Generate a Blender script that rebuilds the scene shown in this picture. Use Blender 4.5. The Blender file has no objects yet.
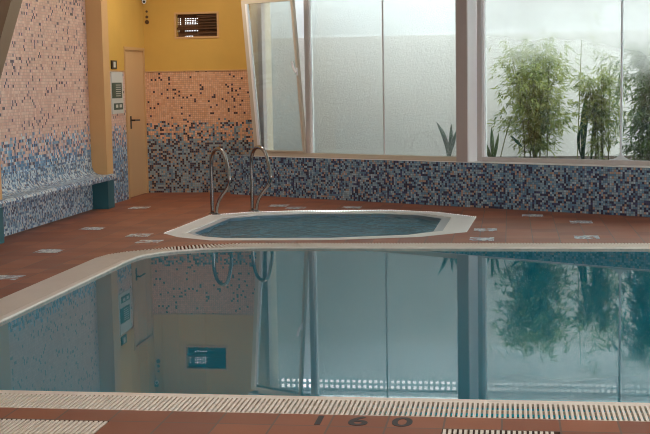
import bpy, bmesh, math, random
from mathutils import Vector, Matrix
random.seed(11)
sc = bpy.context.scene
COL = sc.collection
PI = math.pi

def lin(c):
    return tuple(((v/255)/12.92 if v/255 <= .04045 else ((v/255+.055)/1.055)**2.4) for v in c) + (1.0,)

# ---------------------------------------------------------------- materials
def newmat(name):
    m = bpy.data.materials.new(name); m.use_nodes = True
    nt = m.node_tree; nt.nodes.clear()
    out = nt.nodes.new('ShaderNodeOutputMaterial')
    return m, nt, out
def N(nt, t, **kw):
    n = nt.nodes.new(t)
    for k, v in kw.items(): setattr(n, k, v)
    return n
def L(nt, a, b): nt.links.new(a, b)
def math_(nt, op, a, b=None, c=None):
    n = N(nt, 'ShaderNodeMath', operation=op)
    for i, v in enumerate((a, b, c)):
        if v is None: continue
        if hasattr(v, 'links'): L(nt, v, n.inputs[i])
        else: n.inputs[i].default_value = v
    return n.outputs[0]
def mixc(nt, f, a, b, mode='MIX'):
    n = N(nt, 'ShaderNodeMix', data_type='RGBA', blend_type=mode)
    for sock, v in ((n.inputs[0], f), (n.inputs[6], a), (n.inputs[7], b)):
        if hasattr(v, 'links'): L(nt, v, sock)
        else: sock.default_value = v
    return n.outputs[2]
def ramp(nt, fac, stops, const=True):
    r = N(nt, 'ShaderNodeValToRGB'); r.color_ramp.interpolation = 'CONSTANT' if const else 'LINEAR'
    els = r.color_ramp.elements
    while len(els) > 1: els.remove(els[-1])
    els[0].position = stops[0][0]; els[0].color = stops[0][1]
    for p, c in stops[1:]:
        e = els.new(p); e.color = c
    L(nt, fac, r.inputs[0]); return r.outputs[0]
def principled(nt, out, base, rough=.5, metal=0., spec=.5, bump=None):
    p = N(nt, 'ShaderNodeBsdfPrincipled')
    if hasattr(base, 'links'): L(nt, base, p.inputs['Base Color'])
    else: p.inputs['Base Color'].default_value = base
    if hasattr(rough, 'links'): L(nt, rough, p.inputs['Roughness'])
    else: p.inputs['Roughness'].default_value = rough
    p.inputs['Metallic'].default_value = metal
    p.inputs['Specular IOR Level'].default_value = spec
    if bump is not None: L(nt, bump, p.inputs['Normal'])
    L(nt, p.outputs[0], out.inputs[0]); return p
def bumpn(nt, h, strength, dist):
    b = N(nt, 'ShaderNodeBump'); b.inputs['Strength'].default_value = strength; b.inputs['Distance'].default_value = dist
    L(nt, h, b.inputs['Height']); return b.outputs[0]
def noise(nt, scale, detail=3, vec=None, rough=.5):
    n = N(nt, 'ShaderNodeTexNoise'); n.inputs['Scale'].default_value = scale; n.inputs['Detail'].default_value = detail
    n.inputs['Roughness'].default_value = rough
    if vec is not None: L(nt, vec, n.inputs['Vector'])
    return n.outputs[0]
def objco(nt): return N(nt, 'ShaderNodeTexCoord').outputs['Object']
def geo(nt): return N(nt, 'ShaderNodeNewGeometry').outputs['Position']

def plain(name, rgb, rough=.5, metal=0., spec=.5, var=.06, scale=8., bs=.0):
    m, nt, out = newmat(name)
    c = lin(rgb); nz = noise(nt, scale, 4, objco(nt))
    d = tuple(max(0, v*(1-var*2)) for v in c[:3])+(1,)
    u = tuple(min(1, v*(1+var)) for v in c[:3])+(1,)
    col = mixc(nt, nz, d, u)
    bp = bumpn(nt, noise(nt, scale*12, 3, objco(nt)), bs, .01) if bs else None
    principled(nt, out, col, rough, metal, spec, bp); return m

def mosaic(name, base, alt, stops, grout=(150, 140, 135), tile=.025, seed=0., rough=.28, vari=.1):
    """2.5 cm glass mosaic on metre UVs; stops: probability of an accent tile against height v"""
    m, nt, out = newmat(name)
    uv = N(nt, 'ShaderNodeUVMap'); uv.uv_map = 'UVMap'
    sc_ = N(nt, 'ShaderNodeVectorMath', operation='SCALE'); L(nt, uv.outputs[0], sc_.inputs[0]); sc_.inputs[3].default_value = 1/tile
    fl = N(nt, 'ShaderNodeVectorMath', operation='FLOOR'); L(nt, sc_.outputs[0], fl.inputs[0])
    fr = N(nt, 'ShaderNodeVectorMath', operation='FRACTION'); L(nt, sc_.outputs[0], fr.inputs[0])
    ad = N(nt, 'ShaderNodeVectorMath', operation='ADD'); L(nt, fl.outputs[0], ad.inputs[0]); ad.inputs[1].default_value = (seed, seed*1.7, 0)
    wn = N(nt, 'ShaderNodeTexWhiteNoise', noise_dimensions='2D'); L(nt, ad.outputs[0], wn.inputs['Vector'])
    sp = N(nt, 'ShaderNodeSeparateColor'); L(nt, wn.outputs['Color'], sp.inputs[0])
    ad2 = N(nt, 'ShaderNodeVectorMath', operation='ADD'); L(nt, fl.outputs[0], ad2.inputs[0]); ad2.inputs[1].default_value = (seed+91, seed+17, 0)
    wn2 = N(nt, 'ShaderNodeTexWhiteNoise', noise_dimensions='2D'); L(nt, ad2.outputs[0], wn2.inputs['Vector'])
    # height of the cell
    sv = N(nt, 'ShaderNodeSeparateXYZ'); L(nt, fl.outputs[0], sv.inputs[0])
    cl = N(nt, 'ShaderNodeTexNoise'); cl.inputs['Scale'].default_value = .16; cl.inputs['Detail'].default_value = 2
    L(nt, ad.outputs[0], cl.inputs['Vector'])
    jit = math_(nt, 'MULTIPLY', math_(nt, 'SUBTRACT', cl.outputs[0], .5), .16)
    z = math_(nt, 'ADD', math_(nt, 'MULTIPLY', sv.outputs[1], tile), jit)
    zz = math_(nt, 'DIVIDE', z, 3.0)
    p = ramp(nt, zz, [(a/3.0, (b, b, b, 1)) for a, b in stops], const=False)
    clm = math_(nt, 'ADD', .45, math_(nt, 'MULTIPLY', cl.outputs[0], 1.1))
    pp = math_(nt, 'MULTIPLY', p, clm)
    # let a probability of one stay one
    pp = math_(nt, 'MAXIMUM', pp, math_(nt, 'MULTIPLY', math_(nt, 'GREATER_THAN', p, .95), 1.0))
    f = math_(nt, 'LESS_THAN', sp.outputs[0], pp)
    cb = ramp(nt, sp.outputs[1], [(a, lin(c)) for a, c in base])
    sparse = ramp(nt, zz, [(0, (0, 0, 0, 1)), (.98/3, (0, 0, 0, 1)), (1.05/3, (1, 1, 1, 1))], const=False)
    ca = ramp(nt, sp.outputs[2], [(a, lin(c)) for a, c in alt[0]])
    cs = ramp(nt, sp.outputs[2], [(a, lin(c)) for a, c in alt[1]])
    ca = mixc(nt, sparse, ca, cs)
    col = mixc(nt, f, cb, ca)
    v = math_(nt, 'ADD', 1-vari, math_(nt, 'MULTIPLY', wn2.outputs[0], 2*vari))
    vc = N(nt, 'ShaderNodeCombineColor'); [L(nt, v, vc.inputs[i]) for i in range(3)]
    col = mixc(nt, 1.0, col, vc.outputs[0], 'MULTIPLY')
    sf = N(nt, 'ShaderNodeSeparateXYZ'); L(nt, fr.outputs[0], sf.inputs[0])
    g = math_(nt, 'MAXIMUM', math_(nt, 'LESS_THAN', sf.outputs[0], .09), math_(nt, 'LESS_THAN', sf.outputs[1], .09))
    col = mixc(nt, g, col, lin(grout))
    r = math_(nt, 'ADD', rough, math_(nt, 'MULTIPLY', g, .4))
    principled(nt, out, col, r, 0, .5, None); return m

PEACH_L = [(0, (226, 190, 172)), (.3, (220, 178, 158)), (.55, (232, 200, 182)), (.8, (214, 172, 156))]
BLUE_L = [(0, (206, 222, 230)), (.15, (92, 152, 194)), (.36, (60, 118, 166)), (.56, (38, 44, 82)), (.70, (132, 180, 208)), (.86, (52, 68, 110)), (.95, (206, 190, 176))]
DARK_L = [(0, (62, 50, 76)), (.4, (88, 76, 106)), (.75, (44, 38, 56))]
PEACH_B = [(0, (226, 174, 136)), (.3, (218, 162, 124)), (.55, (230, 182, 148)), (.8, (216, 166, 134))]
BLUE_B = [(0, (136, 160, 168)), (.26, (40, 38, 54)), (.44, (98, 136, 158)), (.66, (180, 152, 128)), (.78, (56, 56, 80)), (.88, (152, 172, 178))]
DARK_B = [(0, (62, 42, 48)), (.5, (84, 62, 72)), (.8, (48, 36, 44))]
ZONES = [(0, 1), (.68, 1), (.72, .62), (.80, .55), (.95, .48), (1.0, .075), (2.3, .075), (2.5, .16), (3.0, .25)]
M = {}
M['mosaic_left'] = mosaic('mosaic_pink_blue', PEACH_L, (BLUE_L, DARK_L), ZONES, tile=.032, vari=.06, seed=3, grout=(186, 172, 164))
M['mosaic_back'] = mosaic('mosaic_orange_grey', PEACH_B, (BLUE_B, DARK_B), ZONES, tile=.028, vari=.06, seed=40, grout=(160, 124, 96))
M['mosaic_low'] = mosaic('mosaic_navy_grey',
    [(0, (140, 168, 184)), (.25, (44, 46, 76)), (.44, (98, 138, 168)), (.70, (182, 152, 134)), (.80, (60, 68, 108)), (.9, (168, 190, 202))],
    (BLUE_B, DARK_B), [(0, 0), (3, 0)], seed=77, grout=(84, 84, 88), vari=.14)
M['mosaic_bench'] = mosaic('mosaic_white_blue',
    [(0, (206, 216, 220)), (.26, (100, 144, 176)), (.46, (46, 52, 86)), (.62, (160, 190, 206)), (.78, (70, 104, 146)), (.93, (206, 192, 178))],
    (BLUE_L, DARK_L), [(0, 0), (3, 0)], seed=120, grout=(164, 172, 178))

def tiles_mat():
    m, nt, out = newmat('terracotta_tiles')
    pos = geo(nt)
    off = N(nt, 'ShaderNodeVectorMath', operation='ADD'); L(nt, pos, off.inputs[0]); off.inputs[1].default_value = (.04, -.20+.0, 0)
    sc_ = N(nt, 'ShaderNodeVectorMath', operation='SCALE'); L(nt, off.outputs[0], sc_.inputs[0]); sc_.inputs[3].default_value = 4.0
    fl = N(nt, 'ShaderNodeVectorMath', operation='FLOOR'); L(nt, sc_.outputs[0], fl.inputs[0])
    fr = N(nt, 'ShaderNodeVectorMath', operation='FRACTION'); L(nt, sc_.outputs[0], fr.inputs[0])
    wn = N(nt, 'ShaderNodeTexWhiteNoise', noise_dimensions='2D'); L(nt, fl.outputs[0], wn.inputs['Vector'])
    c = ramp(nt, wn.outputs[0], [(0, lin((142, 76, 40))), (.35, lin((154, 84, 46))), (.65, lin((134, 70, 38))), (.85, lin((158, 90, 52)))])
    nz = noise(nt, 5, 4, pos)
    c = mixc(nt, math_(nt, 'MULTIPLY', nz, .35), c, lin((118, 62, 42)))
    sf = N(nt, 'ShaderNodeSeparateXYZ'); L(nt, fr.outputs[0], sf.inputs[0])
    g = math_(nt, 'MAXIMUM', math_(nt, 'LESS_THAN', sf.outputs[0], .036), math_(nt, 'LESS_THAN', sf.outputs[1], .036))
    c = mixc(nt, g, c, lin((104, 80, 68)))
    rg = math_(nt, 'ADD', .46, math_(nt, 'MULTIPLY', noise(nt, 3, 3, pos), .16))
    h = math_(nt, 'SUBTRACT', math_(nt, 'MULTIPLY', noise(nt, 60, 3, pos), .25), g)
    principled(nt, out, c, rg, 0, .75, bumpn(nt, h, .25, .003)); return m
M['tiles'] = tiles_mat()

def plaster(name, rgb, s=2.5, var=.07, bs=.25, rough=.75):
    m, nt, out = newmat(name)
    pos = geo(nt); c = lin(rgb); nz = noise(nt, s, 5, pos)
    d = tuple(v*(1-var*2) for v in c[:3])+(1,); u = tuple(min(1, v*(1+var)) for v in c[:3])+(1,)
    h = noise(nt, 30, 5, pos, .6)
    principled(nt, out, mixc(nt, nz, d, u), rough, 0, .3, bumpn(nt, h, bs, .02)); return m
M['yellow'] = plaster('yellow_paint', (216, 172, 86), rough=.55, bs=.08)
M['peach'] = plaster('peach_paint', (214, 170, 118), rough=.5, bs=.05)
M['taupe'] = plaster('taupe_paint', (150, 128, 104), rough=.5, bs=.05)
M['ceiling'] = plaster('ceiling_paint', (206, 196, 178), bs=.05)
M['stucco'] = plaster('rough_grey_stucco', (214, 212, 208), s=1.6, var=.06, bs=.35)
M['render'] = plaster('smooth_white_render', (222, 226, 228), s=1.2, var=.04, bs=.15)
M['soil'] = plaster('dark_soil', (58, 44, 34), s=14, var=.3, bs=.9)
M['teal'] = plain('teal_paint', (52, 104, 114), .45)
M['door'] = plain('door_paint', (214, 174, 126), .42, var=.03, scale=2)
M['doorframe'] = plain('door_frame_paint', (204, 162, 112), .45, var=.03)
M['frame'] = plain('window_frame_taupe', (200, 192, 188), .42, var=.03)
M['frame_beige'] = plain('window_frame_beige', (206, 194, 174), .4, var=.03)
M['post_front'] = plain('post_shaded_taupe', (184, 172, 168), .5, var=.03)
M['white'] = plain('white_enamel', (244, 244, 244), .35, var=.02)
M['bead'] = plain('white_sealant', (226, 236, 240), .35, var=.02)
M['black'] = plain('black_plastic', (26, 24, 24), .4, var=.1)
M['steel'] = plain('polished_steel', (158, 156, 154), .2, metal=1., var=.03)
M['grate'] = plain('cream_plastic_grating', (240, 230, 218), .42, var=.04, scale=5)
M['rim'] = plain('white_rim', (232, 232, 228), .42, var=.03, scale=5)
M['rimstep'] = plain('grey_rim_step', (176, 184, 190), .4, var=.04, scale=5)
M['channel'] = plain('overflow_channel', (96, 66, 52), .7, var=.15)
M['board'] = plain('white_board', (206, 212, 206), .35, var=.02)
M['green'] = plain('dark_green_print', (46, 84, 70), .4, var=.1)
M['slat'] = plain('brown_slat', (96, 62, 34), .5, var=.2, scale=30)
M['digit'] = plain('black_paint', (38, 28, 34), .5, var=.1, scale=30)
M['conc'] = plain('pale_concrete', (200, 206, 210), .6, var=.04)
M['basin'] = plain('pool_basin_tiles', (60, 220, 236), .35, var=.05, scale=1.2)
M['waterline'] = plain('waterline_tiles', (206, 200, 190), .35, var=.25, scale=20)
M['basin_dark'] = plain('whirlpool_basin_tiles', (120, 180, 210), .4, var=.2, scale=2)
M['lampbody'] = plain('lamp_body', (220, 220, 215), .4, var=.02)

def inlay(name='inlaid_tile', a=(150, 172, 188), b=(226, 232, 232)):
    m, nt, out = newmat(name)
    o = objco(nt)
    mp = N(nt, 'ShaderNodeMapping'); L(nt, o, mp.inputs[0]); 
    oi = N(nt, 'ShaderNodeObjectInfo')
    ad = N(nt, 'ShaderNodeVectorMath', operation='ADD'); L(nt, o, ad.inputs[0]); L(nt, oi.outputs['Random'], ad.inputs[1])
    nz = noise(nt, 14, 3, ad.outputs[0], .6)
    c = ramp(nt, nz, [(0, lin((150, 92, 66))), (.43, lin(a)), (.52, lin(b)), (.62, lin((120, 146, 166)))], const=True)
    principled(nt, out, c, .35); return m
M['inlay'] = inlay()

def leaf(name, a, b):
    m, nt, out = newmat(name)
    nz = noise(nt, 9, 3, geo(nt), .6)
    c = mixc(nt, ramp(nt, nz, [(.35, (0, 0, 0, 1)), (.65, (1, 1, 1, 1))], False), lin(a), lin(b))
    p = N(nt, 'ShaderNodeBsdfPrincipled'); L(nt, c, p.inputs['Base Color']); p.inputs['Roughness'].default_value = .45
    t = N(nt, 'ShaderNodeBsdfTranslucent'); L(nt, c, t.inputs[0])
    mx = N(nt, 'ShaderNodeMixShader'); mx.inputs[0].default_value = .35
    L(nt, p.outputs[0], mx.inputs[1]); L(nt, t.outputs[0], mx.inputs[2]); L(nt, mx.outputs[0], out.inputs[0]); return m
M['leaf_bamboo'] = leaf('bamboo_leaf', (98, 118, 54), (170, 178, 96))
M['leaf_dark'] = leaf('dark_leaf', (70, 98, 54), (112, 134, 72))
M['leaf_blade'] = leaf('blade_leaf', (24, 66, 42), (40, 92, 56))
M['culm'] = plain('bamboo_culm', (112, 112, 62), .5, var=.2)

def glass(name, lo, hi, z0, z1, amount_noise=.35, tint=(.90, .94, .92), milk=.8):
    """clear pane with a film of condensation that thickens with height"""
    m, nt, out = newmat(name)
    pos = geo(nt); s = N(nt, 'ShaderNodeSeparateXYZ'); L(nt, pos, s.inputs[0])
    nz = noise(nt, 1.1, 3, pos, .5)
    zz = math_(nt, 'ADD', s.outputs[2], math_(nt, 'MULTIPLY', math_(nt, 'SUBTRACT', nz, .5), amount_noise*2))
    mr = N(nt, 'ShaderNodeMapRange', interpolation_type='SMOOTHSTEP'); L(nt, zz, mr.inputs[0])
    mr.inputs[1].default_value = z0; mr.inputs[2].default_value = z1; mr.inputs[3].default_value = lo; mr.inputs[4].default_value = hi
    tr = N(nt, 'ShaderNodeBsdfTransparent'); tr.inputs[0].default_value = tint+(1,)
    tl = N(nt, 'ShaderNodeBsdfTranslucent'); tl.inputs[0].default_value = (milk*.98, milk, milk*.97, 1)
    mx = N(nt, 'ShaderNodeMixShader'); L(nt, mr.outputs[0], mx.inputs[0]); L(nt, tr.outputs[0], mx.inputs[1]); L(nt, tl.outputs[0], mx.inputs[2])
    gl = N(nt, 'ShaderNodeBsdfGlossy'); gl.inputs['Roughness'].default_value = .03
    fr = N(nt, 'ShaderNodeFresnel'); fr.inputs[0].default_value = 1.4
    m2 = N(nt, 'ShaderNodeMixShader'); L(nt, fr.outputs[0], m2.inputs[0]); L(nt, mx.outputs[0], m2.inputs[1]); L(nt, gl.outputs[0], m2.inputs[2])
    L(nt, m2.outputs[0], out.inputs[0]); return m
M['glass_clear'] = glass('glass_nearly_clear', .03, .10, 1.4, 2.6)
M['glass_film'] = glass('glass_with_film', .10, .19, 1.0, 2.6, .2)
M['glass_fog'] = glass('glass_fogged_at_top', .015, .80, 1.42, 2.65, .45, milk=.62)

def water(name, ior, tint, scales, strength):
    m, nt, out = newmat(name)
    pos = geo(nt)
    h = None
    for s, w in scales:
        n = math_(nt, 'MULTIPLY', noise(nt, s, 2, pos), w); h = n if h is None else math_(nt, 'ADD', h, n)
    b = bumpn(nt, h, strength, .02)
    fr = N(nt, 'ShaderNodeFresnel'); fr.inputs[0].default_value = ior
    tr = N(nt, 'ShaderNodeBsdfTransparent'); tr.inputs[0].default_value = tint+(1,)
    gl = N(nt, 'ShaderNodeBsdfGlossy'); gl.inputs['Roughness'].default_value = .012
    L(nt, b, gl.inputs['Normal'])
    mx = N(nt, 'ShaderNodeMixShader'); L(nt, fr.outputs[0], mx.inputs[0]); L(nt, tr.outputs[0], mx.inputs[1]); L(nt, gl.outputs[0], mx.inputs[2])
    if strength > .3:
        L(nt, b, fr.inputs[1])
        df = N(nt, 'ShaderNodeBsdfDiffuse'); df.inputs[0].default_value = (.20, .42, .52, 1)
        m3 = N(nt, 'ShaderNodeMixShader'); m3.inputs[0].default_value = .3
        L(nt, mx.outputs[0], m3.inputs[1]); L(nt, df.outputs[0], m3.inputs[2]); mx = m3
    L(nt, mx.outputs[0], out.inputs[0]); return m
M['water'] = water('still_pool_water', 1.38, (.60, .95, 1.0), [(1.3, 1.), (6, .06)], .003)
M['water_tub'] = water('churned_whirlpool_water', 1.33, (.62, .8, .88), [(3, 1.), (9, .8), (22, .4)], 1.0)

# ---------------------------------------------------------------- mesh builder
class MB:
    def __init__(s): s.v = []; s.f = []; s.uv = []
    def face(s, pts, uvs=None):
        i = len(s.v); s.v += [Vector(p) for p in pts]; s.f.append(list(range(i, i+len(pts)))); s.uv.append(uvs)
    def prism(s, poly, z0, z1):
        """poly: xy points counter-clockwise"""
        n = len(poly)
        s.face([(x, y, z1) for x, y in poly]); s.face([(x, y, z0) for x, y in reversed(poly)])
        for i in range(n):
            a, b = poly[i], poly[(i+1) % n]
            s.face([(a[0], a[1], z0), (b[0], b[1], z0), (b[0], b[1], z1), (a[0], a[1], z1)])
        return s
    def box(s, x0, x1, y0, y1, z0, z1): return s.prism([(x0, y0), (x1, y0), (x1, y1), (x0, y1)], z0, z1)
    def hexa(s, p):
        """p: 8 points, 4 bottom ccw then 4 top ccw"""
        for q in ((3, 2, 1, 0), (4, 5, 6, 7), (0, 1, 5, 4), (1, 2, 6, 5), (2, 3, 7, 6), (3, 0, 4, 7)): s.face([p[i] for i in q])
        return s
    def extrude(s, prof, a, b):
        """prof: list of 3-vector offsets (closed loop), from a to b (vectors)"""
        n = len(prof); A = [Vector(a)+Vector(p) for p in prof]; B = [Vector(b)+Vector(p) for p in prof]
        s.face(A[::-1]); s.face(B)
        for i in range(n): j = (i+1) % n; s.face([A[i], A[j], B[j], B[i]])
        return s
    def tube(s, pts, r, seg=10, cap=True):
        pts = [Vector(p) for p in pts]; rings = []
        rr = r if isinstance(r, (list, tuple)) else [r]*len(pts)
        up = Vector((0.31, .22, .93)).normalized(); prev = None
        for i, p in enumerate(pts):
            t = (pts[min(i+1, len(pts)-1)]-pts[max(i-1, 0)]).normalized()
            if prev is None:
                a = t.cross(Vector((1, 0, 0)) if abs(t.x) < .8 else Vector((0, 1, 0))).normalized()
            else:
                a = (prev - t*prev.dot(t)).normalized()
            prev = a; b = t.cross(a)
            rings.append([p+(a*math.cos(2*PI*k/seg)+b*math.sin(2*PI*k/seg))*rr[i] for k in range(seg)])
        for i in range(len(rings)-1):
            for k in range(seg):
                j = (k+1) % seg; s.face([rings[i][k], rings[i][j], rings[i+1][j], rings[i+1][k]])
        if cap: s.face(rings[0][::-1]); s.face(rings[-1])
        return s
def worldloc(o):
    v = Vector((0, 0, 0))
    while o: v = v+o.location; o = o.parent
    return v
def obj(name, mb, mat, parent=None, origin=None, smooth=False, bevel=0, solid=True):
    o0 = worldloc(parent) if parent else Vector(origin or (0, 0, 0))
    base = Vector((0, 0, 0)) if parent else o0
    me = bpy.data.meshes.new(name)
    me.from_pydata([tuple(v-o0) for v in mb.v], [], mb.f)
    me.update()
    uvl = me.uv_layers.new(name='UVMap')
    for pi, p in enumerate(me.polygons):
        n = p.normal; ex = mb.uv[pi]
        t = Vector((-n.y, n.x, 0)); horiz = abs(n.z) > .72 or t.length < 1e-4
        if not horiz: t.normalize()
        for k, li in enumerate(p.loop_indices):
            w = mb.v[mb.f[pi][k]]
            if ex: uvl.data[li].uv = ex[k]
            elif horiz: uvl.data[li].uv = (w.x, w.y)
            else: uvl.data[li].uv = (w.dot(t)+20, w.z)
    if solid or smooth:
        bm = bmesh.new(); bm.from_mesh(me); bmesh.ops.remove_doubles(bm, verts=bm.verts, dist=1e-5); bm.to_mesh(me); bm.free()
    if smooth:
        for p in me.polygons: p.use_smooth = True
    me.materials.append(mat)
    o = bpy.data.objects.new(name, me); COL.objects.link(o)
    if parent: o.parent = parent
    else: o.location = base
    if bevel:
        b = o.modifiers.new('bevel', 'BEVEL'); b.width = bevel; b.segments = 2; b.limit_method = 'ANGLE'
    return o
def tag(o, label=None, cat=None, group=None, kind=None):
    if label: o['label'] = label
    if cat: o['category'] = cat
    if group: o['group'] = group
    if kind: o['kind'] = kind
    return o
def thing(name, loc, label=None, cat=None, group=None, kind=None):
    o = bpy.data.objects.new(name, None); o.empty_display_size = .1; COL.objects.link(o); o.location = loc
    return tag(o, label, cat, group, kind)
def struct(name, mb, mat, label, cat='wall', **kw):
    o = obj(name, mb, mat, **kw); return tag(o, label, cat, None, 'structure')

# ---------------------------------------------------------------- layout constants (metres)
XL = -5.10                    # left wall
XF = -5.04                    # its far part with the door
YB = 16.80                    # yellow back wall
YG = 16.88                    # garden wall
CEIL = 3.30
WN = Vector((-.4937, -.8696, 0))            # window wall normal, to the room
WT = Vector((.8696, -.4937, 0))             # along it, to the right
def wp(x, off=0., z=0.):
    """point on the window wall front at room x, pushed off metres away from the room"""
    return Vector((x, 14.369-.5677*x, z)) - WN*off
def wbox(mb, x0, x1, o0, o1, z0, z1):
    a, b = wp(x0), wp(x1)
    P = [a-WN*o0, b-WN*o0, b-WN*o1, a-WN*o1]
    return mb.prism([(p.x, p.y) for p in P], z0, z1)

# ---------------------------------------------------------------- pool outlines
OUT_L = [(-3.61, 5.39), (-3.61, 10.35), (-3.57, 10.58), (-3.46, 10.76), (-3.27, 10.93), (-3.1, 11.1), (-2.89, 11.24), (-2.53, 11.35), (-2.0, 11.38), (4.9, 11.40)]
IN_L = [(-3.27, 5.71), (-3.27, 10.2), (-3.26, 10.4), (-3.23, 10.56), (-3.14, 10.72), (-3.02, 10.84), (-2.80, 10.97), (-2.37, 11.07), (-1.9, 11.09), (4.6, 11.11)]
PX1 = 4.6
WZ = -.02
deck_hole = [(-3.61, 5.39)] + OUT_L[1:] + [(4.9, 5.39)]
tub_out = [(-3.50, 12.12), (-3.44, 13.86), (-3.05, 14.16), (-2.46, 14.33), (-1.39, 14.36), (-.82, 14.12), (-.36, 13.60), (-.42, 12.21), (-.86, 11.82), (-1.70, 11.58), (-2.87, 11.55), (-3.26, 11.80)]
tub_in = [(-3.20, 12.22), (-3.14, 13.58), (-2.85, 13.86), (-2.38, 14.03), (-1.42, 14.04), (-1.02, 13.88), (-.74, 13.52), (-.76, 12.36), (-1.02, 12.06), (-1.74, 11.82), (-2.74, 11.80), (-3.02, 11.94)]

def fill(loops, z, name, mat, **kw):
    bm = bmesh.new(); es = []
    for lp in loops:
        vs = [bm.verts.new((x, y, z)) for x, y in lp]
        es += [bm.edges.new((vs[i], vs[(i+1) % len(vs)])) for i in range(len(vs))]
    bmesh.ops.triangle_fill(bm, use_beauty=True, use_dissolve=False, edges=es)
    bmesh.ops.recalc_face_normals(bm, faces=bm.faces)
    mb = MB()
    for f in bm.faces:
        ps = [v.co.copy() for v in f.verts]
        if f.normal.z < 0: ps.reverse()
        mb.face(ps)
    bm.free(); return mb

ROOM = [(XL-.2, -1.2), (6.2, -1.2), (6.2, 11.2), (-3.0, 16.4), (-3.0, 17.0), (XL-.2, 17.0)]
GR_L = (-1.78, 4.3, 5.20)      # small gratings in the near deck
mb = fill([ROOM, deck_hole, tub_out, [(-2.9, 4.6), (-1.78, 4.6), (-1.78, 5.2), (-2.9, 5.2)], [(-.29, 4.6), (.21, 4.6), (.21, 5.2), (-.29, 5.2)]], 0, 'floor', M['tiles'])
# give the slab a body
def skirt(mb, lp, z0, z1):
    for i in range(len(lp)):
        a, b = lp[i], lp[(i+1) % len(lp)]
        mb.face([(a[0], a[1], z1), (b[0], b[1], z1), (b[0], b[1], z0), (a[0], a[1], z0)])
skirt(mb, ROOM, -.1, 0)
skirt(mb, deck_hole, -.1, 0)
for a_, b_ in ((-2.9, -1.78), (-.29, .21)): skirt(mb, [(a_, 4.6), (b_, 4.6), (b_, 5.2), (a_, 5.2)], -.1, 0)
struct('floor', mb, M['tiles'], 'terracotta tiled deck around the pool', 'floor')

# pool
pool = thing('swimming_pool', (0, 8.4, -1.5), 'large still swimming pool mirroring the windows, edged with cream grating', 'pool')
mb = MB()
ring = IN_L[:1]+IN_L[1:]+[(PX1, 5.71)]
mb2 = fill([ring], -1.5, 'x', None)
for f in mb2.f: mb.face([mb2.v[i] for i in f])
skirt(mb, ring, -1.5, -.04)
obj('basin', mb, M['basin'], pool)
mb = MB(); skirt(mb, ring, -.04, -.012)
obj('waterline_tiles', mb, M['waterline'], pool)
def resample(pl, n):
    ds = [0]
    for i in range(1, len(pl)): ds.append(ds[-1]+math.dist(pl[i-1], pl[i]))
    out = []; j = 0
    for k in range(n):
        d = ds[-1]*k/(n-1)
        while j < len(pl)-2 and ds[j+1] < d: j += 1
        t = (d-ds[j])/max(1e-9, ds[j+1]-ds[j]); out.append((pl[j][0]+(pl[j+1][0]-pl[j][0])*t, pl[j][1]+(pl[j+1][1]-pl[j][1])*t))
    return out
def bar(mb, a, b, w, z0, z1):
    d = Vector((b[0]-a[0], b[1]-a[1])); n = Vector((-d.y, d.x)).normalized()*w/2
    mb.prism([(a[0]-n.x, a[1]-n.y), (a[0]+n.x, a[1]+n.y), (b[0]+n.x, b[1]+n.y), (b[0]-n.x, b[1]-n.y)][::-1], z0, z1)
def lerp(a, b, t): return (a[0]+(b[0]-a[0])*t, a[1]+(b[1]-a[1])*t)
def ribbon(mb, P, Q, z0, z1):
    """solid band between polylines P and Q"""
    for i in range(len(P)-1):
        a, b, c, d = P[i], P[i+1], Q[i+1], Q[i]
        pts = [(a[0], a[1]), (b[0], b[1]), (c[0], c[1]), (d[0], d[1])]
        ar = sum(pts[k][0]*pts[(k+1) % 4][1]-pts[(k+1) % 4][0]*pts[k][1] for k in range(4))
        if ar < 0: pts.reverse()
        mb.prism(pts, z0, z1)
PITCH = .0228
def grate_strip(mb, outer, inner, lip, pitch=PITCH, w=.0122, mid=True):
    Ls = sum(math.dist(outer[i], outer[i+1]) for i in range(len(outer)-1))
    n = max(2, int(Ls/pitch)); A = resample(outer, n)
    B = resample(inner, n)
    for a, b in zip(A, B):
        wd = math.dist(a, b); bar(mb, a, lerp(a, b, 1-lip/wd), w, -.022, 0)
    m_ = max(2, int(Ls/.15))
    A = resample(outer, m_); B = resample(inner, m_)
    ribbon(mb, [lerp(a, b, 1-lip/math.dist(a, b)) for a, b in zip(A, B)], B, -.014, 0)
    if mid: ribbon(mb, [lerp(a, b, .48) for a, b in zip(A, B)], [lerp(a, b, .50) for a, b in zip(A, B)], -.022, -.006)
# back + left grating follow the outline; corner points are matched pairwise
mb = MB()
grate_strip(mb, OUT_L[:2], [IN_L[0], (IN_L[1][0], 10.2)] and [(-3.27, 5.39), (-3.27, 10.2)], .05)
obj('side_grating', mb, M['grate'], pool)
mb = MB()
for i in range(1, 8): grate_strip(mb, [OUT_L[i], OUT_L[i+1]], [IN_L[i], IN_L[i+1]], .02, pitch=.029, w=.0155, mid=False)
obj('corner_grating', mb, M['grate'], pool)
mb = MB()
grate_strip(mb, [(-2.0, 11.38), (4.9, 11.40)], [(-1.9, 11.09), (4.9, 11.11)], .02, pitch=.029, w=.0145, mid=False)
obj('far_grating', mb, M['grate'], pool)
mb = MB()
grate_strip(mb, [(-3.25, 5.39), (4.9, 5.39)], [(-3.25, 5.71), (4.9, 5.71)], .06)
mb.box(-3.25, 4.9, 5.385, 5.40, -.05, -.001)
obj('near_grating', mb, M['grate'], pool)
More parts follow.
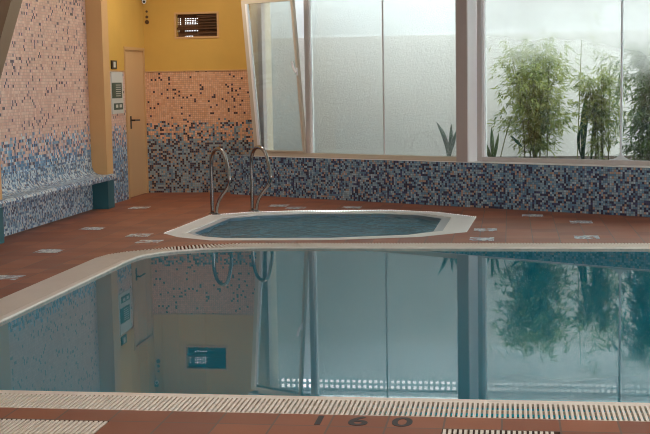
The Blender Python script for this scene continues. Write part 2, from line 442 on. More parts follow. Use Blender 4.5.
# overflow channel under the gratings
mb = MB()
n_ = 60
A = resample(OUT_L, n_); B = resample(IN_L, n_)
mbf = MB()
for lp in ([(-3.61, 5.39), (4.9, 5.39), (4.9, 5.69), (-3.61, 5.69)],): mbf.prism(lp, -.12, -.075)
P1 = OUT_L[1:]; Q1 = IN_L[1:]
mbf.prism([(-3.61, 5.69), (-3.29, 5.69), (-3.29, 10.3), (-3.61, 10.3)], -.12, -.075)
for i in range(1, 9):
    pts = [OUT_L[i], OUT_L[i+1], lerp(IN_L[i+1], OUT_L[i+1], .08), lerp(IN_L[i], OUT_L[i], .08)]
    mbf.prism(pts[::-1], -.12, -.075)
obj('overflow_channel', mbf, M['channel'], pool)
wm = fill([IN_L + [(PX1, 5.71)]], WZ, 'w', None)
tag(obj('pool_water', wm, M['water'], origin=(0, 8.4, WZ), solid=True), 'flat mirror-like teal water filling the large pool', 'water')

# loose gratings in the near deck
def small_grate(x0, x1, label):
    t = thing('drain_grating', ((x0+x1)/2, 4.9, 0), label, 'grating', 'small gratings let into the near deck')
    mb = MB()
    n = int((x1-x0)/PITCH)
    for k in range(n): x = x0+PITCH*(k+.5); mb.box(x-.0065, x+.0065, 4.62, 5.198, -.022, 0)
    mb.box(x0, x1, 4.90, 4.91, -.022, -.006)
    obj('bars', mb, M['grate'], t)
    mb = MB(); mb.box(x0, x1, 4.6, 5.2, -.12, -.07); obj('tray', mb, M['channel'], t)
small_grate(-2.9, -1.78, 'cream slatted grating at the left bottom corner of the near deck')
small_grate(-.29, .21, 'short cream slatted grating right of the painted depth number')

# depth number
def text_mesh(ch, size, xs=1.0):
    cu = bpy.data.curves.new('t', 'FONT'); cu.body = ch; cu.size = size; cu.extrude = .0006; cu.align_x = 'CENTER'; cu.align_y = 'CENTER'; cu.offset = .004
    o = bpy.data.objects.new('t', cu); COL.objects.link(o)
    dg = bpy.context.evaluated_depsgraph_get(); me = bpy.data.meshes.new_from_object(o.evaluated_get(dg))
    COL.objects.unlink(o); bpy.data.objects.remove(o)
    for v in me.vertices: v.co.x *= xs
    return me
t = thing('depth_marking', (-.66, 5.285, 0), 'black painted number 160 on the near terracotta tiles', 'number')
for ch, x in (('1', -.84), ('6', -.665), ('0', -.47)):
    me = text_mesh(ch, .20, .95); me.materials.append(M['digit']); o = bpy.data.objects.new('digit', me); COL.objects.link(o); o.parent = t
    o.location = (x+.66, .0, .0008)

# ---------------------------------------------------------------- whirlpool
tub = thing('whirlpool', (-1.9, 12.95, -.9), 'many-sided whirlpool tub with wide white rim beside the steel handrails', 'whirlpool')
mb = MB()
O = tub_out+tub_out[:1]; I = tub_in+tub_in[:1]
for i in range(len(O)-1):
    grate_strip(mb, [O[i], O[i+1]], [lerp(O[i], I[i], .72), lerp(O[i+1], I[i+1], .72)], .045, pitch=.029, w=.021, mid=False)
obj('rim_grating', mb, M['rim'], tub)
mb = MB()
for i in range(len(O)-1):
    a, b, c, d = lerp(O[i], I[i], .72), lerp(O[i+1], I[i+1], .72), I[i+1], I[i]
    pts = [a, b, c, d]; ar = sum(pts[k][0]*pts[(k+1) % 4][1]-pts[(k+1) % 4][0]*pts[k][1] for k in range(4))
    if ar < 0: pts.reverse()
    mb.prism(pts, -.1, -.012)
obj('rim_step', mb, M['rimstep'], tub)
mb = MB()
for i in range(len(O)-1):
    a, b, c, d = O[i], O[i+1], lerp(O[i+1], I[i+1], .72), lerp(O[i], I[i], .72)
    pts = [a, b, c, d]; ar = sum(pts[k][0]*pts[(k+1) % 4][1]-pts[(k+1) % 4][0]*pts[k][1] for k in range(4))
    if ar < 0: pts.reverse()
    mb.prism(pts, -.12, -.03)
obj('rim_channel', mb, M['rimstep'], tub)
mb = MB(); f_ = fill([tub_in], -.9, 'x', None)
for f in f_.f: mb.face([f_.v[i] for i in f])
skirt(mb, tub_in, -.9, -.012)
obj('basin', mb, M['basin_dark'], tub)
# churned surface as real relief
def tub_surface():
    bm = bmesh.new(); vs = [bm.verts.new((x, y, 0)) for x, y in tub_in]; bm.faces.new(vs)
    bmesh.ops.triangulate(bm, faces=bm.faces)
    for _ in range(6): bmesh.ops.subdivide_edges(bm, edges=[e for e in bm.edges if e.calc_length() > .035], cuts=1, use_grid_fill=False); bmesh.ops.triangulate(bm, faces=bm.faces)
    from mathutils import noise as mn
    mb = MB()
    for v in bm.verts:
        x, y = v.co.x, v.co.y
        a = mn.noise(Vector((x*3.1, y*3.1, 0)))*.014 + mn.noise(Vector((x*7, y*7, 3)))*.016 + mn.noise(Vector((x*16, y*16, 5)))*.008
        v.co.z = -.048+a
    for f in bm.faces:
        ps = [v.co.copy() for v in f.verts]
        if f.normal.z < 0: ps.reverse()
        mb.face(ps)
    bm.free(); return mb
tag(obj('whirlpool_water', tub_surface(), M['water_tub'], origin=(-1.9, 12.95, -.045), smooth=True), 'dark blue rippling water inside the white-rimmed whirlpool', 'water')

# ---------------------------------------------------------------- handrails
def catmull(P, sub=6):
    out = []
    P = [P[0]]+P+[P[-1]]
    for i in range(1, len(P)-2):
        a, b, c, d = [Vector(p) for p in P[i-1:i+3]]
        for k in range(sub):
            t = k/sub; out.append(.5*((2*b)+(c-a)*t+(2*a-5*b+4*c-d)*t*t+(3*b-a-3*c+d)*t**3))
    out.append(Vector(P[-1])); return out
def handrail(bx, by, label, dz=0):
    t = thing('handrail', (bx, by, 0), label, 'handrail', 'steel handrails of the whirlpool')
    prof = [(0, 0), (0, .3), (0, .56), (.03, .66), (.10, .735), (.20, .765), (.31, .755), (.40, .70), (.46, .60), (.50, .50), (.52, .42), (.47, .35), (.36, .28), (.24, .20), (.15, .11), (.11, .0)]
    pts = catmull([(bx+.6*s, by-.8*s, z) for s, z in prof], 5)
    mb = MB(); mb.tube(pts, .021, 12); obj('tube', mb, M['steel'], t, smooth=True)
    for s in (0, .11):
        mb = MB(); x, y = bx+.6*s, by-.8*s
        mb.tube([(x, y, 0), (x, y, .008), (x, y, .014)], [.045, .045, .03], 16); obj('base_flange', mb, M['steel'], t)
handrail(-3.44, 13.99, 'left one of the two curved steel handrails at the whirlpool')
handrail(-3.03, 14.31, 'right steel handrail of the whirlpool, nearer the window sill')
for o in bpy.data.objects:
    pass

# ---------------------------------------------------------------- walls
# left wall: mosaic niche between pillars and mosaic with yellow paint above further back
mb = MB(); mb.box(XL-.25, XL+.01, -1.2, 14.6, 0, CEIL)
struct('wall_left', mb, M['mosaic_left'], 'left wall of pink and blue mosaic behind the bench')
D0, D1, DH = 15.90, 16.75, 1.985
mb = MB(); mb.box(XF-.26, XF, 14.6, D0-.04, 0, 1.70)
struct('wall_left_far', mb, M['mosaic_left'], 'strip of pink and blue mosaic wall between the pillar and the door')
mb = MB(); mb.box(XF-.26, XF, 14.6, D0-.04, 1.70, CEIL); mb.box(XF-.26, XF, D0-.04, 17.0, DH+.04, CEIL)
struct('wall_left_upper', mb, M['yellow'], 'yellow painted wall above and beside the door')
mb = MB(); mb.box(XF, XF+.012, 14.8, D0-.04, 1.695, 1.71); mb.box(XF, -3.3, YB-.012, YB, 1.69, 1.705)
struct('trim_1', mb, M['doorframe'], 'thin brown line between mosaic and yellow paint', 'trim')

door = thing('door_1', (XF, (D0+D1)/2, 0), 'closed beige door in the far left corner beside the yellow wall', 'door', None, 'structure')
mb = MB(); mb.box(XF-.06, XF-.012, D0, D1, .008, DH); obj('door_leaf', mb, M['door'], door, bevel=.003)
mb = MB(); mb.box(XF-.2, XF+.012, D0-.04, D0, 0, DH+.04); mb.box(XF-.2, XF+.012, D0, D1+.02, DH, DH+.04); mb.box(XF-.26, XF, D1, 16.9, 0, DH+.04)
obj('door_frame', mb, M['doorframe'], door)
gp = MB(); gp.box(XF-.012, XF+.003, D0-.006, D0+.022, .01, DH); obj('gap_shade_strip', gp, M['slat'], door)  # brown strip painting the shade in the gap beside the door leaf
hd = MB(); hd.box(XF-.012, XF-.002, 16.08, 16.12, .93, 1.10); hp = obj('door_handle', hd, M['black'], door)
mb = MB(); mb.tube([(XF-.005, 16.10, 1.045), (XF+.05, 16.10, 1.045)], .011, 8); mb.tube([(XF+.045, 16.10, 1.045), (XF+.045, 16.32, 1.04)], .011, 8)
obj('lever', mb, M['black'], hp)

# back wall (with a real opening for the vent)
VX0, VX1, VZ0, VZ1 = -4.57, -3.99, 2.17, 2.48
mb = MB(); mb.box(XF, -3.42, YB, 17.0, 0, 1.70)
struct('wall_back', mb, M['mosaic_back'], 'back wall of orange and grey mosaic below yellow paint')
mb = MB()
mb.box(XF, VX0, YB, 17.0, 1.70, CEIL); mb.box(VX1, -3.42, YB, 17.0, 1.70, CEIL)
mb.box(VX0, VX1, YB, 17.0, 1.70, VZ0); mb.box(VX0, VX1, YB, 17.0, VZ1, CEIL)
struct('wall_back_upper', mb, M['yellow'], 'yellow painted upper back wall around the brown vent')
vent = thing('wall_vent', ((VX0+VX1)/2, YB, VZ0), 'brown slatted vent with bright pierced holes high on the yellow wall', 'vent')
mb = MB(); fw = .025
mb.box(VX0-fw, VX1+fw, YB-.012, YB, VZ1, VZ1+fw); mb.box(VX0-fw, VX1+fw, YB-.012, YB, VZ0-fw, VZ0)
mb.box(VX0-fw, VX0, YB-.012, YB, VZ0, VZ1); mb.box(VX1, VX1+fw, YB-.012, YB, VZ0, VZ1)
obj('vent_frame', mb, M['peach'], vent)
mb = MB()
for k, z in enumerate([2.185, 2.225, 2.285, 2.32, 2.36, 2.40, 2.44, 2.465]):
    x0 = VX0+.29 if k not in (2,) else VX0
    h = .024
    mb.hexa([(x0, YB+.02, z-.012), (VX1, YB+.02, z-.012), (VX1, YB+.05, z+.004), (x0, YB+.05, z+.004), (x0, YB+.02, z), (VX1, YB+.02, z), (VX1, YB+.05, z+.016), (x0, YB+.05, z+.016)])
obj('slat', mb, M['slat'], vent)
# pierced screen: diamond holes in the left half, solid elsewhere
mb = MB(); cell = .024; nx = int((VX1-VX0)/cell)+1; nz_ = int((VZ1-VZ0)/cell)+1
for i in range(nx):
    for j in range(nz_):
        x0 = VX0+i*cell; z0 = VZ0+j*cell; x1 = min(VX1, x0+cell); z1 = min(VZ1, z0+cell)
        if x1-x0 < .004 or z1-z0 < .004: continue
        px = i*cell; pz = j*cell
        hole = (((.075 < px < .265) or px < .03) and (.15 <= pz < .25)) or ((.075 < px < .265 or px < .01) and .06 < pz < .09) or (.09 < px < .2 and pz < .01)
        y = YB+.10
        q = [(x0, y, z0), (x1, y, z0), (x1, y, z1), (x0, y, z1)]
        if not hole: mb.face(q); continue
        cx, cz, r = (x0+x1)/2, (z0+z1)/2, .0056
        dmd = [(cx, y, cz-r), (cx+r, y, cz), (cx, y, cz+r), (cx-r, y, cz)]
        mids = [((x0+x1)/2, y, z0), (x1, y, cz), ((x0+x1)/2, y, z1), (x0, y, cz)]
        for k in range(4):
            mb.face([mids[k], q[(k+1) % 4], mids[(k+1) % 4], dmd[(k+1) % 4], dmd[k]])
so = obj('pierced_screen', mb, M['slat'], vent, solid=True)
s_ = so.modifiers.new('s', 'SOLIDIFY'); s_.thickness = .004

cam_t = thing('security_camera', (-5.03, YB-.03, 2.66), 'small white security camera in the top corner of the yellow wall', 'camera')
mb = MB(); mb.box(-5.06, -4.99, YB-.05, YB, 2.67, 2.75); obj('mount', mb, M['black'], cam_t, bevel=.006)
mb = MB(); mb.tube([(-5.00, YB-.06, 2.68), (-4.97, YB-.17, 2.655)], .03, 14); cb_ = obj('camera_body', mb, M['white'], cam_t)
mb = MB(); mb.tube([(-4.97, YB-.17, 2.655), (-4.9695, YB-.173, 2.6545)], .018, 12); obj('lens', mb, M['black'], cb_)
sg = thing('pictogram_strip', (XF, 16.7, 2.36), 'three small dark marks one above another on the yellow corner', 'sign')
for z, r in ((2.53, .016), (2.455, .020), (2.385, .030)):
    mb = MB(); mb.tube([(-4.985, YB, z), (-4.985, YB-.012, z)], r, 12); obj('mark', mb, M['slat'], sg)

sm = thing('small_framed_sign', (XF, 15.47, 1.72), 'small black framed white sign on yellow paint above the notice board', 'sign')
mb = MB(); mb.box(XF, XF+.015, 15.30, 15.51, 1.725, 1.835); obj('sign_frame', mb, M['black'], sm)
mb = MB(); mb.box(XF+.015, XF+.018, 15.37, 15.45, 1.745, 1.818); obj('sign_face', mb, M['board'], sm)
nb = thing('notice_board', (XF, 15.53, 1.15), 'white notice board with dark green panels between pillar and door', 'sign')
mb = MB(); mb.box(XF, XF+.015, 15.27, 15.73, 1.15, 1.69); obj('board', mb, M['board'], nb)
for z0, z1, y0, y1 in ((1.35, 1.55, 15.27, 15.67), (1.20, 1.285, 15.33, 15.69)):
    mb = MB(); mb.box(XF+.015, XF+.018, y0, y1, z0, z1); obj('green_panel', mb, M['green'], nb)
mb = MB()
for k in range(6): mb = MB(); mb.box(XF+.018, XF+.020, 15.42, 15.62, 1.375+k*.028, 1.384+k*.028); obj('printed_line', mb, M['board'], nb)
for y in (15.40, 15.55): mb = MB(); mb.box(XF+.018, XF+.020, y, y+.09, 1.228, 1.268); obj('printed_symbol', mb, M['board'], nb)

# pillars
def pillar(y0, y1, label, flare):
    t = thing('pillar', (-5.0, (y0+y1)/2, 0), label, 'pillar', 'wall pillars standing through the bench')
    mb = MB(); mb.box(XL+.01, -4.89, y0, y1, .42, CEIL); obj('shaft', mb, M['peach'], t, bevel=.004)
    mb = MB(); mb.box(XL+.01, -4.89, y0, y1, 0, .36); obj('painted_foot', mb, M['teal'], t)
    if flare:
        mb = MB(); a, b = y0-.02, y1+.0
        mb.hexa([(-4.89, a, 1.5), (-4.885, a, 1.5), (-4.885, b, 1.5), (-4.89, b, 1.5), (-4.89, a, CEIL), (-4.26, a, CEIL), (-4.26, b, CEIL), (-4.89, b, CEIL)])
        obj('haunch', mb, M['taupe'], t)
pillar(14.56, 14.80, 'beige wall pillar with teal foot at the far end of the bench', False)
pillar(11.13, 11.37, 'beige wall pillar cut by the left edge, widening upward', True)

# bench
prof = [(-4.86, .355), (-4.842, .362), (-4.836, .395), (-4.845, .418), (-4.86, .425), (-4.95, .425), (-5.0, .43), (-5.035, .445), (-5.06, .47), (-5.076, .505), (-5.084, .55), (-5.087, .62), (-5.089, .62), (-5.089, .355)]
def bench():
    mb = MB(); y0, y1 = 8.6, 14.72
    d = [0]
    for i in range(1, len(prof)+1): d.append(d[-1]+math.dist(prof[i-1], prof[i % len(prof)]))
    for i in range(len(prof)):
        a, b = prof[i], prof[(i+1) % len(prof)]
        mb.face([(a[0], y0, a[1]), (a[0], y1, a[1]), (b[0], y1, b[1]), (b[0], y0, b[1])], [(y0, d[i]), (y1, d[i]), (y1, d[i+1]), (y0, d[i+1])])
    mb.face([(x, y0, z) for x, z in prof]); mb.face([(x, y1, z) for x, z in reversed(prof)])
    bm = MB(); bm.v, bm.f, bm.uv = mb.v, [f[::-1] for f in mb.f], [u[::-1] if u else u for u in mb.uv]
    return bm
tag(obj('bench', bench(), M['mosaic_bench'], origin=(-5.0, 11.7, .365)), 'long mosaic bench of white and blue tiles along the left wall', 'bench')
mb = MB(); mb.box(XL+.01, XL+.015, 8.6, 14.55, 0, .355)
struct('trim_2', mb, M['mosaic_bench'], 'white and blue mosaic below the bench', 'trim')

# low wall under the windows
LW = .53
mb = MB(); wbox(mb, -3.80, 6.2, 0, .32, 0, LW)
struct('wall_window', mb, M['mosaic_low'], 'low wall of grey and navy mosaic under the windows')
mb = MB(); wbox(mb, -3.46, 6.2, -.004, .33, LW, LW+.006)
struct('trim_3', mb, M['white'], 'pale sill on the low mosaic wall', 'trim')
# wall over windows
mb = MB(); wbox(mb, -3.6, 6.2, 0, .28, 2.72, CEIL)
struct('wall_window_upper', mb, M['render'], 'wall above the window frames')

# window 1
w1 = thing('window_1', tuple(wp(-2.0, .1, LW)), 'large left window with a tilted open casement beside the yellow wall', 'window', None, 'structure')
def fr(name, x0, x1, o0, o1, z0, z1, mat, par):
    mb = MB(); wbox(mb, x0, x1, o0, o1, z0, z1); return obj(name, mb, mat, par, bevel=.004)
S0 = LW+.006
fr('sill_rail', -3.45, -.62, .02, .10, S0, .592, M['frame_beige'], w1)
fr('jamb', -3.46, -3.30, .06, .26, S0, 2.72, M['frame_beige'], w1)
fr('jamb_edge', -3.335, -3.27, .03, .10, .592, 2.6, M['post_front'], w1)
fr('head_rail', -3.45, -.62, .02, .10, 2.61, 2.72, M['frame_beige'], w1)
fr('mullion', -2.635, -2.575, .02, .10, .592, 2.61, M['frame'], w1)
fr('mullion_bead', -2.575, -2.555, .03, .08, .592, 2.61, M['white'], w1)
fr('joint', -1.575, -1.562, .045, .065, .592, 2.61, M['frame'], w1)
fr('pane', -2.56, -1.578, .05, .058, .592, 2.61, M['glass_film'], w1)
fr('pane', -1.56, -.62, .05, .058, .592, 2.61, M['glass_film'], w1)
# tilted casement, hinged at the bottom
sx0, sx1 = -3.40, -2.64; z0, z1 = .595, 2.60; tilt = .20
def sp_(x, o, z):
    """point of the casement, leaning into the room with height"""
    return wp(x, .02+o-tilt*(z-z0)/(z1-z0), z)
def sbox(mb, x0, x1, o0, o1, a, b):
    return mb.hexa([sp_(x0, o0, a), sp_(x1, o0, a), sp_(x1, o1, a), sp_(x0, o1, a), sp_(x0, o0, b), sp_(x1, o0, b), sp_(x1, o1, b), sp_(x0, o1, b)])
ca_ = MB(); sbox(ca_, sx0, sx0+.055, -.02, .03, z0, z1); sbox(ca_, sx1-.032, sx1, -.02, .03, z0, z1)
sbox(ca_, sx0+.055, sx1-.032, -.02, .03, z1-.05, z1); sbox(ca_, sx0+.055, sx1-.032, -.02, .03, z0, z0+.022)
cs = obj('casement', ca_, M['frame_beige'], w1)
mb = MB(); sbox(mb, sx0+.055, sx0+.085, -.022, .02, z0+.04, z1-.05); obj('casement_bead', mb, M['white'], cs)
mb = MB(); sbox(mb, sx0+.085, sx1-.032, .0, .006, z0+.022, z1-.05); obj('casement_pane', mb, M['glass_clear'], cs)
mb = MB(); xh = sx1-.016
mb.tube([sp_(xh, -.02, 1.66), sp_(xh, -.05, 1.66)], .014, 8); mb.tube([sp_(xh, -.05, 1.64), sp_(xh-.03, -.05, 1.70), sp_(xh-.045, -.05, 1.78)], .016, 8); mb.tube([sp_(xh, -.024, 1.60), sp_(xh, -.024, 1.70)], .014, 8)
obj('casement_handle', mb, M['white'], cs)

# post between the windows
post = thing('window_post', tuple(wp(-.56, .1, LW)), 'thick post between the two windows, shaded taupe front and daylit white side', 'post')
mb = MB(); wbox(mb, -.625, -.492, 0, .20, S0, CEIL); obj('post_body', mb, M['post_front'], post)
mb = MB(); wbox(mb, -.492, -.480, 0, .20, S0, CEIL); obj('daylit_side', mb, M['white'], post)  # daylight put into the colours: side made white, front a darker taupe

# window 2 (set back)
w2 = thing('window_2', tuple(wp(1.0, .25, LW)), 'large fogged right window in front of the bamboo', 'window', None, 'structure')
o_ = .20
fr('sill_rail', -.46, 6.0, o_, o_+.07, S0, .587, M['frame'], w2)
fr('head_rail', -.46, 6.0, o_, o_+.07, 2.61, 2.72, M['frame'], w2)
fr('jamb', -.475, -.425, o_-.01, o_+.07, S0, 2.72, M['frame'], w2)
fr('jamb_bead', -.425, -.395, o_+.0, o_+.06, .587, 2.61, M['white'], w2)
fr('pane', -.395, 1.10, o_+.03, o_+.038, .587, 2.61, M['glass_fog'], w2)
fr('pane', 1.115, 3.4, o_+.03, o_+.038, .587, 2.61, M['glass_fog'], w2)
fr('pane', 3.415, 6.0, o_+.03, o_+.038, .587, 2.61, M['glass_fog'], w2)
# joint with flared sealant foot
def flare(xc):
    mb = MB(); n = 10; left = []; right = []
    for k in range(n+1):
        z = .587+.16*k/n; w = .008+.13*math.exp(-7*k/n)
        left.append((xc-w, z)); right.append((xc+w, z))
    for k in range(n):
        (a, za), (b, zb) = left[k], left[k+1]; (c, _), (d, _) = right[k], right[k+1]
        mb.hexa([wp(a, o_+.018, za), wp(c, o_+.018, za), wp(c, o_+.028, za), wp(a, o_+.028, za), wp(b, o_+.018, zb), wp(d, o_+.018, zb), wp(d, o_+.028, zb), wp(b, o_+.028, zb)])
    mb.hexa([wp(xc-.008, o_+.018, .747), wp(xc+.008, o_+.018, .747), wp(xc+.008, o_+.04, .747), wp(xc-.008, o_+.04, .747), wp(xc-.008, o_+.018, 2.61), wp(xc+.008, o_+.018, 2.61), wp(xc+.008, o_+.04, 2.61), wp(xc-.008, o_+.04, 2.61)])
    return mb
obj('pane_joint', flare(1.107), M['bead'], w2); obj('pane_joint', flare(3.407), M['bead'], w2)

# rest of the room
mb = MB(); mb.box(6.2, 6.4, -1.2, 0.0, 0, CEIL); mb.box(6.2, 6.4, 10.6, 11.4, 0, CEIL); mb.box(6.2, 6.4, 0.0, 10.6, 0, .35); mb.box(6.2, 6.4, 0.0, 10.6, 3.15, CEIL); struct('wall_right', mb, M['peach'], 'right wall of the pool hall')
w3 = thing('window_3', (6.2, 5.5, .6), 'wide window in the right wall', 'window', None, 'structure')
for k in range(4): mb = MB(); mb.box(6.25, 6.32, 3.5133*k, 3.5133*k+.06, .35, 3.15); obj('mullion', mb, M['white'], w3)
for z in (.35, 3.09): mb = MB(); mb.box(6.25, 6.32, 0.0, 10.6, z, z+.06); obj('rail', mb, M['white'], w3)
mb = MB(); mb.box(XL-.2, 6.4, -1.4, -1.2, 0, CEIL); struct('wall_rear', mb, M['peach'], 'wall behind the viewer')
mb = MB(); mb.prism([(XL-.2, -1.4), (6.4, -1.4), (6.4, 11.3), (-3.3, 16.75), (-3.3, 17.0), (XL-.2, 17.0)], CEIL, CEIL+.15); struct('ceiling', mb, M['ceiling'], 'plain ceiling', 'ceiling')

# ---------------------------------------------------------------- garden
GX0, GX1 = -3.42, 9.0
mb = MB(); mb.prism([(-3.42, 16.50), (6.0, 11.30), (9.0, 11.30), (9.0, YG), (-3.42, YG)], .2, .46)
struct('floor_garden', mb, M['soil'], 'dark soil of the planted strip outside', 'floor')
mb = MB(); mb.box(GX0, GX1, YG, YG+.2, .2, 2.12); struct('wall_garden', mb, M['stucco'], 'rough grey wall behind the planted strip')
mb = MB(); mb.box(GX0, GX1, YG+.03, YG+.2, 2.12, 2.62); struct('wall_garden_upper', mb, M['render'], 'smooth white upper part of the garden wall')
mb = MB(); mb.box(-3.42, -3.40, 16.45, YG, .46, 2.72); struct('wall_garden_side', mb, M['render'], 'side return of the garden wall')
scn = thing('pierced_wall_band', (0, YG+.1, 2.62), 'band of small square openings on top of the garden wall', 'grille')
mb = MB(); ph = .0785; zb = [2.62, 2.70, 2.78]
x = GX0
while x < 6.5: mb.box(x, x+.032, YG+.08, YG+.11, 2.62, 2.80); x += ph
for z in (2.62, 2.694, 2.775): mb.box(GX0, 6.5, YG+.078, YG+.112, z, z+.028)
obj('square_grid', mb, M['conc'], scn)
mb = MB(); mb.box(GX0, 6.5, YG+.02, YG+.2, 2.80, 2.86); obj('coping', mb, M['conc'], scn)

# plants
def leafquad(mb, p, d, ln, w, droop):
    d = d.normalized(); side = d.cross(Vector((0, 0, 1)))
    if side.length < .05: side = Vector((1, 0, 0))
    side.normalize(); side = (side+Vector((random.uniform(-.4, .4), random.uniform(-.4, .4), random.uniform(-.6, .6)))).normalized()
    m_ = p+d*ln*.45+Vector((0, 0, -droop*ln*.2)); e = p+d*ln+Vector((0, 0, -droop*ln))
    mb.face([p, m_-side*w, e, m_+side*w])
def bamboo(cx, cy, zt, rad, nculm, nleaf, label, mat='leaf_bamboo', seed=1, zlow=.95, group='leafy bamboos behind the right window'):
    random.seed(seed); zg = .46
    t = thing('bamboo', (cx, cy, zg), label, 'plant', group)
    tips = []
    for k in range(nculm):
        a = random.uniform(0, 2*PI); r0 = rad*.45*random.random()
        b0 = Vector((cx+math.cos(a)*r0, cy+math.sin(a)*r0*.6, zg)); h = (zt-zg)*random.uniform(.72, 1.0)
        lean = rad*random.uniform(.0, .55)
        P = [b0+Vector((math.cos(a)*lean*s*s, math.sin(a)*lean*.7*s*s, h*s)) for s in (0, .2, .4, .6, .8, 1)]
        mb = MB(); mb.tube(P, [.009, .009, .008, .007, .005, .003], 6); obj('culm', mb, M['culm'], t, smooth=True); tips.append(P)
    mb = MB(); kk = 0
    while kk < nleaf:
        P = random.choice(tips); s = random.uniform(.08, 1)
        i = min(4, int(s*5)); q = P[i].lerp(P[i+1], s*5-i)
        low = max(0, min(1, (zlow-q.z)/.4))
        if random.random() < low*.8: continue
        ang = random.uniform(0, 2*PI); out = rad*abs(random.gauss(0, .42))*(1-.45*max(0, s-.5))*(1-.5*low)
        out = min(out, rad*.85)
        tip = q+Vector((math.cos(ang)*out, math.sin(ang)*out*.75, random.uniform(-.06, .10)))
        for _ in range(7):
            a2 = ang+random.uniform(-1.5, 1.5)
            dd = Vector((math.cos(a2), math.sin(a2), random.uniform(-1.0, .5)))
            p = tip+Vector((random.gauss(0, .02), random.gauss(0, .02), random.gauss(0, .02)))
            if p.z < zg+.05: continue
            leafquad(mb, p, dd, random.uniform(.06, .13), random.uniform(.007, .012), .25); kk += 1
    obj('foliage', mb, M[mat], t, solid=False)
    return t
bamboo(.32, 15.75, 2.05, .54, 12, 6500, 'wide leafy bamboo clump behind the middle of the fogged right window', seed=5)
bamboo(1.12, 15.3, 1.78, .30, 6, 2200, 'smaller leafy bamboo right of the tall dark green blades', seed=9)
bamboo(1.68, 14.75, 2.0, .50, 12, 7500, 'dark dense bamboo clump at the right edge beyond the pane joint', 'leaf_dark', seed=12, zlow=.6)
# a single tall thin stem
random.seed(21)
t = thing('bamboo', (.86, 16.1, .46), 'single tall thin stem with few leaves between the bamboo clumps', 'plant')
P = [Vector((.86+.06*s, 16.1, .46+1.95*s)) for s in (0, .25, .5, .75, 1)]
mb = MB(); mb.tube(P, [.008, .008, .007, .006, .003], 6); obj('stem', mb, M['culm'], t)
mb = MB()
for k in range(90):
    s = random.uniform(.68, 1); q = Vector((.86+.06*s, 16.1, .46+1.95*s)); dx = random.uniform(0, .22)
    p = q+Vector((dx, random.uniform(-.1, .1), dx*random.uniform(-.2, .35)))
    leafquad(mb, p, Vector((random.uniform(-.2, 1), random.uniform(-.6, .6), random.uniform(-.5, .4))), random.uniform(.06, .12), .007, .4)
obj('foliage', mb, M['leaf_bamboo'], t, solid=False)

def blade_mesh(base, tip, w, bend, seg=10, fold=.25):
    mb = MB(); base = Vector(base); tip = Vector(tip); d = tip-base; side = Vector((1, -.2, 0)) - d*(Vector((1, -.2, 0)).dot(d)/d.length_squared); side.normalize()
    nrm = d.cross(side).normalized(); prev = None
    for k in range(seg+1):
        s = k/seg; c = base+d*s+side*bend*math.sin(PI*s)*.5
        ww = w*(.35+1.3*s) if s < .5 else w*(1.0)*max(0.02, 1-((s-.5)/.5)**2.2)
        ww = min(ww, w)
        row = (c-side*ww, c+nrm*ww*fold, c+side*ww)
        if prev:
            mb.face([prev[0], prev[1], row[1], row[0]]); mb.face([prev[1], prev[2], row[2], row[1]])
        prev = row
    return mb
def blade_plant(name, loc, blades, label, mat='leaf_blade', group=None):
    t = thing(name, loc, label, 'plant', group)
    for tip, w, b in blades:
        o = obj('leaf_blade', blade_mesh(loc, tip, w, b), M[mat], t, smooth=True)
        s = o.modifiers.new('s', 'SOLIDIFY'); s.thickness = .003
    return t
blade_plant('banana_plant', (.91, 15.75, .46), [((.95, 15.75, 1.33), .045, -.02), ((.90, 15.8, .98), .02, -.1)], 'upright dark green blade leaf next to the smaller bamboo')
blade_plant('banana_plant', (1.0, 15.6, .46), [((1.13, 15.6, 1.27), .028, -.05)], 'narrow leaning dark green blade leaf beside the upright one')
blade_plant('agave', (-.78, 15.9, .46), [((-.93, 15.9, .98), .03, .09), ((-.87, 15.8, .90), .026, .06), ((-.74, 15.95, .95), .026, .02), ((-.66, 15.9, .88), .026, -.02), ((-.80, 15.85, .78), .022, .02)], 'dark spiky plant behind the left window next to the white post')
blade_plant('agave', (-.20, 15.3, .46), [((-.33, 15.2, .80), .03, 0), ((-.22, 15.4, .92), .025, 0), ((-.13, 15.3, .85), .02, 0), ((-.40, 15.3, .66), .02, 0)], 'blurred spiky plant in the left corner of the fogged window', 'leaf_dark')
t = thing('slanted_cane', (-.13, 15.5, .46), 'thin slanted cane left of the wide bamboo clump', 'plant')
mb = MB(); mb.tube([(-.13, 15.5, .46), (-.06, 15.5, .75), (.03, 15.5, 1.05)], .007, 6); obj('cane', mb, M['culm'], t)
mb = blade_mesh((.02, 15.5, .80), (.16, 15.45, .66), .02, 0); obj('cane_leaf', mb, M['leaf_blade'], t)

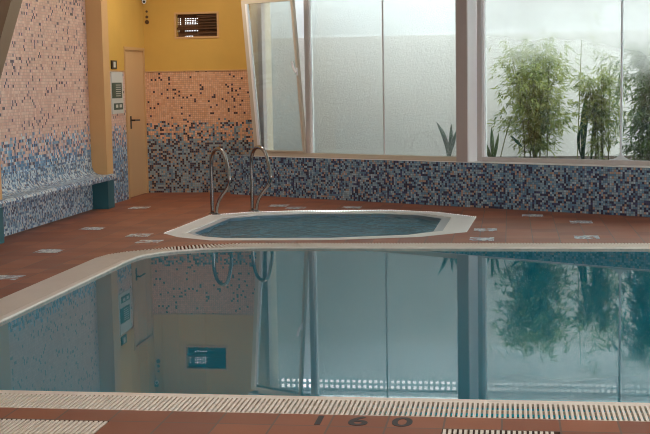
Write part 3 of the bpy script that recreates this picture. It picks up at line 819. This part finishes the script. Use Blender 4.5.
# ---------------------------------------------------------------- inlaid tiles
spots = [(-4.39, 12.52, 'pale inlaid floor tile in front of the middle of the bench'),
 (-4.54, 14.70, 'pale inlaid floor tile between the far pillar foot and the door'),
 (-4.20, 10.77, 'pale inlaid floor tile nearer than the middle bench tile, left of the pool corner'),
 (-3.96, 9.22, 'pale inlaid floor tile at the left picture edge'),
 (-3.70, 11.95, 'pale inlaid floor tile just left of the whirlpool tip, upper of the pair'),
 (-3.45, 11.45, 'pale inlaid floor tile between whirlpool tip and pool corner, lower of the pair'),
 (-2.82, 14.90, 'pale inlaid floor tile behind the whirlpool, nearest the right handrail'),
 (-2.56, 14.62, 'pale inlaid floor tile behind the whirlpool rim, second from the handrail'),
 (-1.88, 14.65, 'pale inlaid floor tile behind the whirlpool, nearest the low wall'),
 (.25, 13.72, 'pale blue inlaid floor tile close under the low wall, below the bamboo clump'),
 (.74, 13.07, 'bluish inlaid floor tile furthest right along the low wall'),
 (-.24, 12.38, 'bluish inlaid floor tile just right of the whirlpool, upper of the two'),
 (-.26, 11.66, 'bluish inlaid floor tile right of the whirlpool, against the pool grating'),
 (.72, 11.80, 'large bluish inlaid floor tile furthest right, close to the pool grating')]
for x, y, lb in spots:
    mb = MB(); mb.box(x-.115, x+.115, y-.115, y+.115, 0.0, .0025)
    tag(obj('inlaid_tile', mb, M['inlay'], origin=(x, y, 0)), lb, 'tile', 'inlaid pale tiles in the deck')

# ---------------------------------------------------------------- light
def area(name, loc, rot, sx, sy, w, col):
    l = bpy.data.lights.new(name, 'AREA'); l.shape = 'RECTANGLE'; l.size = sx; l.size_y = sy; l.energy = w; l.color = col
    o = bpy.data.objects.new(name, l); COL.objects.link(o); o.location = loc; o.rotation_euler = rot; return o
WARM = (1.0, .84, .66)
area('pool_fill_light', (-1.0, 8.0, 3.25), (0, 0, 0), 2.5, 2.5, 22, (1, .97, .92))  # added fill over the pool, no fitting known there
area('near_fill_light', (0, 3.8, 3.25), (0, 0, 0), 2.5, 1.2, 30, (1, .93, .84))  # unseen fill light added to brighten the front deck
area('ceiling_lamp_bench', (-3.9, 12.3, 3.25), (0, 0, 0), .5, 3.0, 18, (1, .92, .82))
area('ceiling_lamp_corner', (-3.9, 15.3, 3.25), (0, 0, 0), .8, .8, 25, (1, .92, .80))
w = bpy.data.worlds.new('World'); sc.world = w; w.use_nodes = True
nt = w.node_tree; bg = nt.nodes['Background']; bg.inputs[0].default_value = (.93, .97, 1.0, 1); bg.inputs[1].default_value = 5.4

# ---------------------------------------------------------------- camera
yaw, pitch, roll = math.radians(8.57), math.radians(-6.18), math.radians(1.05)
f = Vector((-math.sin(yaw)*math.cos(pitch), math.cos(yaw)*math.cos(pitch), math.sin(pitch)))
r = Vector((math.cos(yaw), math.sin(yaw), 0)); u = r.cross(f)
Rr = r*math.cos(roll)-u*math.sin(roll); Uu = u*math.cos(roll)+r*math.sin(roll)
cd = bpy.data.cameras.new('camera'); cam = bpy.data.objects.new('camera', cd); COL.objects.link(cam)
cd.sensor_width = 36; cd.lens = 36*1232.5/650; cd.clip_end = 200; cd.clip_start = .05
cam.matrix_world = Matrix(((Rr.x, Uu.x, -f.x, 0), (Rr.y, Uu.y, -f.y, 0), (Rr.z, Uu.z, -f.z, 1.49), (0, 0, 0, 1)))
sc.camera = cam
sc.cycles.filter_width = 1.1
sc.view_settings.view_transform = 'Standard'; sc.view_settings.look = 'None'; sc.view_settings.exposure = 0; sc.view_settings.gamma = 1
sc.view_settings.use_curve_mapping = False
